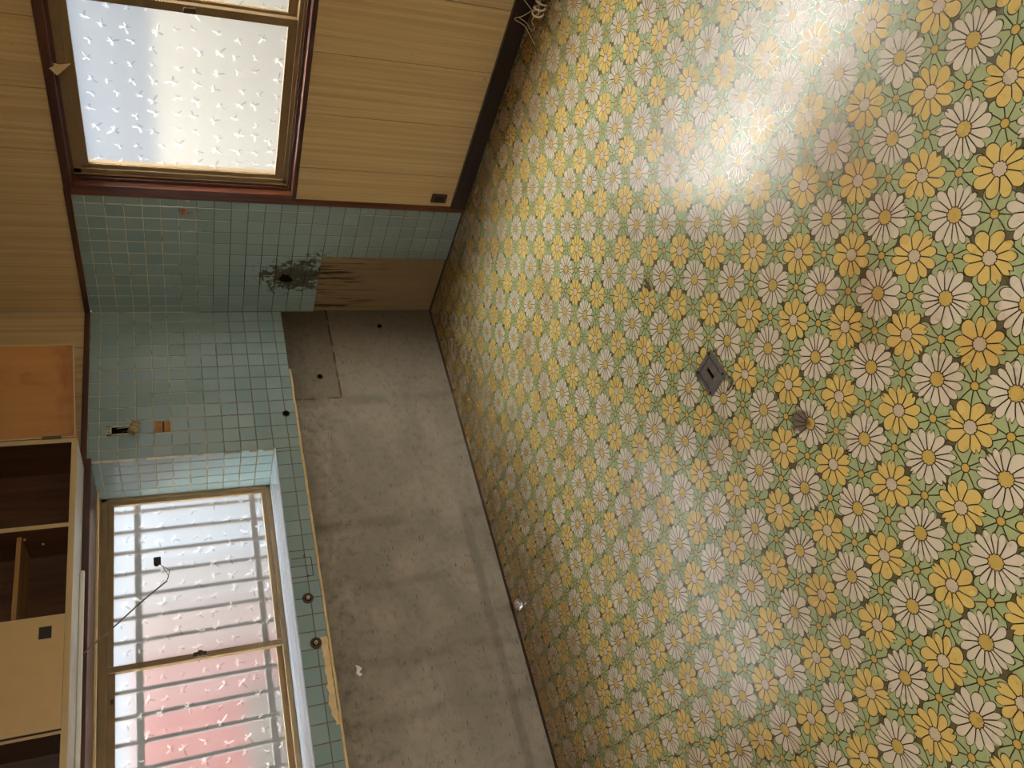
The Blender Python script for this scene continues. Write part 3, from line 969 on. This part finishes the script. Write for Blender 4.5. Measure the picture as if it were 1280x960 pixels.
def tap_stub(c, label, broken):
    o = thing('pipe_stub', c, label, 'pipe')
    MB().lathe(c, (0, -1, 0), [(0.024, -0.002), (0.024, 0.004), (0.019, 0.007), (0.014, 0.007), (0.013, 0.0)], 24).build('flange', 'rust', o, True)
    MB().lathe(c, (0, -1, 0), [(0.013, 0.0), (0.013, 0.005), (0.006, 0.0055)], 20).build('bore', 'dark_hole', o)
    MB().lathe(c, (0, -1, 0), [(0.0085, 0.003), (0.0085, 0.014), (0.006, 0.016), (0.005, 0.012)], 16).build('inner_pipe', 'galv', o, True)
    if broken:
        MB().box((c[0] - 0.018, c[1] - 0.012, c[2] - 0.004), (c[0] + 0.004, c[1] - 0.006, c[2] + 0.003), 0.001).build('lug', 'rust', o)
tap_stub((-1.664, 0.0, 0.927), 'rusty cut-off water pipe in the tiles under the sill, below the sash latch', False)
tap_stub((-1.866, 0.0, 0.919), 'rusty cut-off water pipe in the tiles beside the strip of broken plaster', True)
# square scar of an old bracket and its screw stubs: marks on the tiles
for q in ((-1.462, 0.918), (-1.560, 0.912)):
    o = MB().lathe((q[0], 0.0, q[1]), (0, -1, 0), [(0.005, -0.001), (0.005, 0.003), (0.003, 0.005)], 10).build('wall_screw', 'rust', None, True)
    tag(o, 'small rusty screw in the grout under the sill, ' + ('away from the water pipes' if q[0] > -1.5 else 'close to a water pipe'), 'screw')
for a, b in (((-1.470, 0.0, 0.888), (-1.560, -0.0008, 0.8915)), ((-1.470, 0.0, 0.888), (-1.473, -0.0008, 0.975)), ((-1.560, 0.0, 0.890), (-1.563, -0.0008, 0.985))):
    MB().box(a, b).build('bracket_scar', 'seam_dirt_shade', wall_left)
# broken plaster left along the tile edge
top, bot = [], []
n = 26
for k in range(n + 1):
    xx = -1.845 - 0.365 * k / n
    taper = min(1.0, (n - k) / 3.0 + 0.15)
    top.append((xx, 0.876 + 0.022 * taper + rng.uniform(-0.005, 0.005)))
    bot.append((xx, 0.871 + rng.uniform(-0.003, 0.002)))
m = MB()
for k in range(n):
    d = -0.004 - rng.uniform(0, 0.003)
    m.prism([bot[k], bot[k + 1], top[k + 1], top[k]], 1, 0.002, d)
o = m.build('plaster_remnant', 'plaster')
tag(o, 'crumbly cream plaster strip along the lower edge of the tiles', 'plaster')
# torn paper on the cement
m = MB().prism([(-1.985, 0.768), (-2.000, 0.764), (-2.022, 0.770), (-2.036, 0.757), (-2.030, 0.744), (-2.018, 0.756), (-2.004, 0.742), (-1.994, 0.752)], 1, 0.0072, 0.0056)
tag(m.build('paper_scrap', 'paper_white'), 'torn white paper scrap stuck on the bare cement', 'paper')

# ------------------------------------------------------------------ fittings on the boarded wall
fh = thing('flue_hole', (0.0, -0.267, 0.861), 'black broken hole with mould in the tiles above the stained cement corner', 'hole')
pts = []
for k in range(18):
    a = k * 2 * math.pi / 18
    r = 0.030 + rng.uniform(-0.008, 0.010)
    pts.append((-0.267 + r * 0.95 * math.cos(a), 0.861 + r * 1.05 * math.sin(a)))
MB().prism(pts, 0, 0.002, -0.0012).build('broken_edge', 'dark_hole', fh)
for q, s in (((-0.262, 0.905), 0.008), ((-0.300, 0.945), 0.014), ((-0.225, 0.80), 0.009), ((-0.315, 0.880), 0.008), ((-0.285, 0.915), 0.009)):
    pts = [(q[0] + s * rng.uniform(0.6, 1.2) * math.cos(k * 0.785), q[1] + s * rng.uniform(0.6, 1.3) * math.sin(k * 0.785)) for k in range(8)]
    MB().prism(pts, 0, 0.002, -0.0008).build('mould_spot', 'seam_dirt_shade', fh)
o = thing('suction_peg', (0.0, -0.714, 1.35), 'small reddish knob stuck on the teal tiles beside the window casing', 'knob')
MB().lathe((0, -0.714, 1.35), (-1, 0, 0), [(0.012, 0), (0.013, 0.004), (0.009, 0.008), (0.011, 0.014), (0.008, 0.019), (0.002, 0.020)], 16).build('cap', 'knob_red', o, True)
MB().tube([(-0.012, -0.714, 1.34), (-0.018, -0.716, 1.322), (-0.016, -0.717, 1.315)], 0.0014, 6).build('pin', 'rust', o, True)
o = thing('tile_hook', (0.0, -0.783, 1.33), 'tiny pale hook on the tiles at the edge of the window casing', 'hook')
MB().box((-0.004, -0.787, 1.322), (0.001, -0.777, 1.344), 0.001).build('plate', 'galv', o)
MB().tube(smooth_path([(-0.004, -0.782, 1.336), (-0.012, -0.782, 1.330), (-0.016, -0.782, 1.338)], 5), 0.0018, 6).build('hook', 'wire_pale', o, True)
o = thing('wall_socket', (0.004, -0.866, 0.11), 'dark brown socket plate low on the boards by the baseboard', 'socket')
MB().box((-0.008, -0.893, 0.112), (0.004, -0.842, 0.192), 0.004).build('plate', 'outlet_brown', o)
MB().box((-0.011, -0.882, 0.128), (-0.006, -0.853, 0.176), 0.002).build('insert', 'black', o)
o = MB().prism([(-1.4015, 1.801), (-1.3735, 1.779), (-1.4295, 1.728), (-1.420, 1.768), (-1.4245, 1.784), (-1.412, 1.785)], 0, -0.0175, -0.0142).build('tape_scrap', 'plaster')
tag(o, 'torn beige scrap of tape stuck across the top of the window casing', 'tape')

# ------------------------------------------------------------------ on the floor
fp = thing('floor_plate', (-1.89, -1.90, 0.0), 'grey square metal floor plate with a keyhole slot among the flowers', 'floor plate')
c4 = [Vector((-1.850, -1.858, 0)), Vector((-1.840, -1.940, 0)), Vector((-1.936, -1.955, 0)), Vector((-1.942, -1.850, 0))]
cen = sum(c4, Vector()) / 4
a4 = math.atan2((c4[1] - c4[2]).y, (c4[1] - c4[2]).x)
Rz = Matrix.Translation((cen.x, cen.y, 0)) @ Matrix.Rotation(a4 - 0.02, 4, 'Z')
hw, hd, hh = 0.048, 0.046, 0.010
m = MB()
sw, s0, s1 = 0.008, -0.020, 0.022          # the slot
for a, b in (((-hw, -hd), (-sw * 2.7, hd)), ((sw * 2.4, -hd), (hw, hd)), ((-sw * 2.7, sw - 0.0), (sw * 2.4, hd)), ((-sw * 2.7, -hd), (sw * 2.4, -sw))):
    m.box((a[0], a[1], 0.0), (b[0], b[1], hh))
me = m.mesh('plate', 'zinc')
me.transform(Rz)
link('plate', me, fp)
me = MB().box((-sw * 2.9, -sw, 0.001), (sw * 2.6, sw, 0.0035)).mesh('slot_floor', 'dark_hole')
me.transform(Rz)
link('slot_floor', me, fp)
m = MB().lathe((sw * 2.4, 0, 0.001), (0, 0, 1), [(sw * 0.98, 0), (sw * 0.98, hh - 0.0006)], 16)
me = m.mesh('slot_end', 'dark_hole')
me = MB().box((sw * 1.2, -hd * 0.72, hh - 0.001), (sw * 1.2 + 0.0001, -hd * 0.7, hh)).mesh('x', 'zinc')
m = MB()
for q in (-0.034, 0.034):
    m.box((-hw + 0.014, q - 0.0010, hh - 0.0005), (hw - 0.006, q + 0.0010, hh + 0.0006))
m.box((hw - 0.016, -0.034, hh - 0.0005), (hw - 0.014, 0.034, hh + 0.0006))
me = m.mesh('score_line', 'black')
me.transform(Rz)
link('score_line', me, fp)
for sx in (-1, 1):
    for sy in (-1, 1):
        me = MB().lathe((sx * (hw - 0.007), sy * (hd - 0.007), hh), (0, 0, 1), [(0.0045, -0.001), (0.0045, 0.0012), (0.002, 0.002)], 12).mesh('screw', 'black')
        me.transform(Rz)
        link('screw', me, fp)
m = MB().tube(smooth_path([(-1.944, -1.955, 0.004), (-1.958, -1.962, 0.003), (-1.968, -1.950, 0.002), (-1.972, -1.925, 0.002)], 6), 0.0032, 6)
m.build('bent_wire', 'wire_brown', fp, True)

P = smooth_path([(-1.449, -1.817, 0.003), (-1.462, -1.823, 0.006), (-1.482, -1.822, 0.006), (-1.498, -1.815, 0.003)], 6)
tw = MB().tube(P, 0.0045, 7)
tw.tube([(-1.462, -1.806, 0.002), (-1.470, -1.803, 0.002)], 0.0025, 6).tube([(-1.470, -1.803, 0.002), (-1.476, -1.812, 0.003)], 0.002, 6)
tag(tw.build('twig', 'twig', None, True), 'curled brown crumb lying on the flowered floor', 'debris')

# crumpled foil near the sink wall
bm = bmesh.new()
bmesh.ops.create_icosphere(bm, subdivisions=3, radius=0.026)
for v in bm.verts:
    k = rng.uniform(0.72, 1.12)
    v.co = Vector((v.co.x * k * 1.05, v.co.y * k * 0.75, v.co.z * k * 0.8))
zmin = min(v.co.z for v in bm.verts)
for v in bm.verts: v.co += Vector((-1.89, -0.125, -zmin))
me = bpy.data.meshes.new('crumpled_foil')
bm.to_mesh(me)
bm.free()
me.materials.append(M['foil'])
tag(link('crumpled_foil', me), 'crumpled silvery foil ball on the floor at the sink wall', 'foil')

# tangle of cable ends by the baseboard
wt = thing('cable_bundle', (-0.14, -2.0, 0.0), 'bundle of cut cables with bare pale wires beside the dark baseboard', 'cables')
for k in range(6):
    a = -1.90 - 0.012 * k
    P = smooth_path([(-0.150 + 0.014 * k, a - 0.02, 0.006 + 0.004 * (k % 3)), (-0.125 + 0.012 * k, -2.00, 0.010 + 0.006 * (k % 3)), (-0.10 + 0.02 * k - 0.03, -2.12, 0.012), (-0.12 + 0.02 * k, -2.35, 0.008), (-0.10 + 0.015 * k, -2.70, 0.008)], 8)
    MB().tube(P, 0.0055 - 0.0005 * (k % 3), 8).build('cable', ('wire_brown', 'cord_grey', 'wire_pale')[k % 3], wt, True)
for k in range(3):
    c0 = Vector((-0.128, -1.955 - 0.022 * k, 0.024))
    P = [c0 + Vector((0.026 * math.cos(q * 0.5236), 0.006 * math.sin(q * 0.5236 + k), 0.021 * math.sin(q * 0.5236))) for q in range(13)]
    MB().tube(P, 0.0036, 7).build('cable_tie', 'wire_pale', wt, True)
for pts in ([(-0.100, -1.97, 0.02), (-0.065, -1.905, 0.05), (-0.035, -1.87, 0.07), (-0.060, -1.86, 0.03), (-0.118, -1.845, 0.012), (-0.150, -1.835, 0.003)],
            [(-0.165, -2.00, 0.02), (-0.150, -1.94, 0.05), (-0.130, -1.90, 0.02), (-0.105, -1.868, 0.004)],
            [(-0.075, -2.02, 0.02), (-0.050, -1.99, 0.10), (-0.055, -1.96, 0.06), (-0.060, -1.93, 0.02)],
            [(-0.045, -1.885, 0.06), (-0.050, -1.868, 0.02), (-0.085, -1.855, 0.003)]):
    MB().tube(smooth_path(pts, 7), 0.0014, 6).build('bare_wire', 'wire_pale', wt, True)
m = MB().box((-0.150, -2.20, 0.010), (-0.118, -2.02, 0.040), 0.003)
me = m.mesh('metal_bracket', 'outlet_brown')
me.transform(Matrix.Translation((-0.13, -2.1, 0)) @ Matrix.Rotation(0.35, 4, 'Z') @ Matrix.Translation((0.13, 2.1, 0)))
link('metal_bracket', me, wt)

# ------------------------------------------------------------------ outside
gd = MB().box((-14, -14, -0.62), (14, 14, -0.5)).build('ground', 'ground_grey')
struct(gd, 'grey concrete ground outside the house', 'ground')
sub = MB().box((X0 - 0.12, Y0 - 0.12, -0.5), (0.14, 0.14, -0.06)).build('foundation', 'outer_wall')
struct(sub, 'grey foundation under the kitchen', 'foundation')

gl = thing('window_grille', (-1.71, BAY + 0.17, 0.9), 'metal security grille with upright bars outside the bay window', 'grille')
x0, x1, z0, z1 = WIN_A
gy = BAY + 0.155
k = 0
xx = x1 - 0.02
while xx > x0 - 0.02:
    MB().box((xx - 0.009, gy - 0.008, z0 - 0.05), (xx + 0.009, gy + 0.010, z1 + 0.05), 0.0005).build('bar', 'grille_metal', gl)
    xx -= 0.110
for zz in (1.625, 1.075):
    MB().box((x0 - 0.06, gy + 0.010, zz - 0.016), (x1 + 0.06, gy + 0.024, zz + 0.016), 0.002).build('rail', 'grille_metal', gl)
for hx_ in (x0 - 0.04, x1 + 0.04):
    for zz in (1.625, 1.075):
        MB().box((hx_ - 0.012, BAY + 0.085, zz - 0.014), (hx_ + 0.012, gy + 0.012, zz + 0.014), 0.002).build('bracket', 'grille_metal', gl)

# neighbour beyond the sink wall: cream house, and a red metal fence on a block wall
nh = thing('neighbour_house', (0.0, 5.0, -0.5), 'pale rendered house beyond the security grille', 'house')
MB().box((-6.0, 3.6, -0.5), (6.5, 6.5, 3.60)).build('wall', 'neighbour_pale', nh)
MB().box((-6.2, 3.45, 3.60), (6.7, 6.8, 3.68), 0.01).build('eave', 'roof_grey', nh)
fe = thing('fence', (-3.0, 2.4, -0.5), 'salmon red sheet fence standing on grey blocks outside the bay window', 'fence')
for k in range(16):
    a = -0.55 - 0.31 * k
    MB().box((a - 0.305, 2.34, 1.10 if k > 2 else -0.5), (a, 2.37, 1.74), 0.006).build('sheet', 'sheet_%d' % min(k, 4), fe)
for r_ in range(8):
    for k in range(13):
        a = -1.68 - 0.40 * k + (0.2 if r_ % 2 else 0.0)
        MB().box((a - 0.39, 2.30, -0.5 + 0.2 * r_), (a, 2.42, -0.5 + 0.2 * r_ + 0.19), 0.004).build('block', 'neighbour_grey', fe)

# neighbour beyond the boarded wall: cream house whose wall top shows as a level edge in the glass
nb = thing('neighbour_house', (3.4, -1.0, -0.5), 'cream house with a grey flat roof edge beyond the wide window', 'house')
MB().box((1.70, -6.5, -0.5), (6.5, 2.4, 1.455)).build('wall', 'neighbour_cream', nb)
MB().box((1.72, -6.5, 1.455), (6.5, 2.4, 2.35)).build('upper_siding', 'neighbour_blue', nb)
MB().box((1.66, -6.6, 2.35), (6.6, 2.5, 2.42), 0.006).build('coping', 'roof_grey', nb)
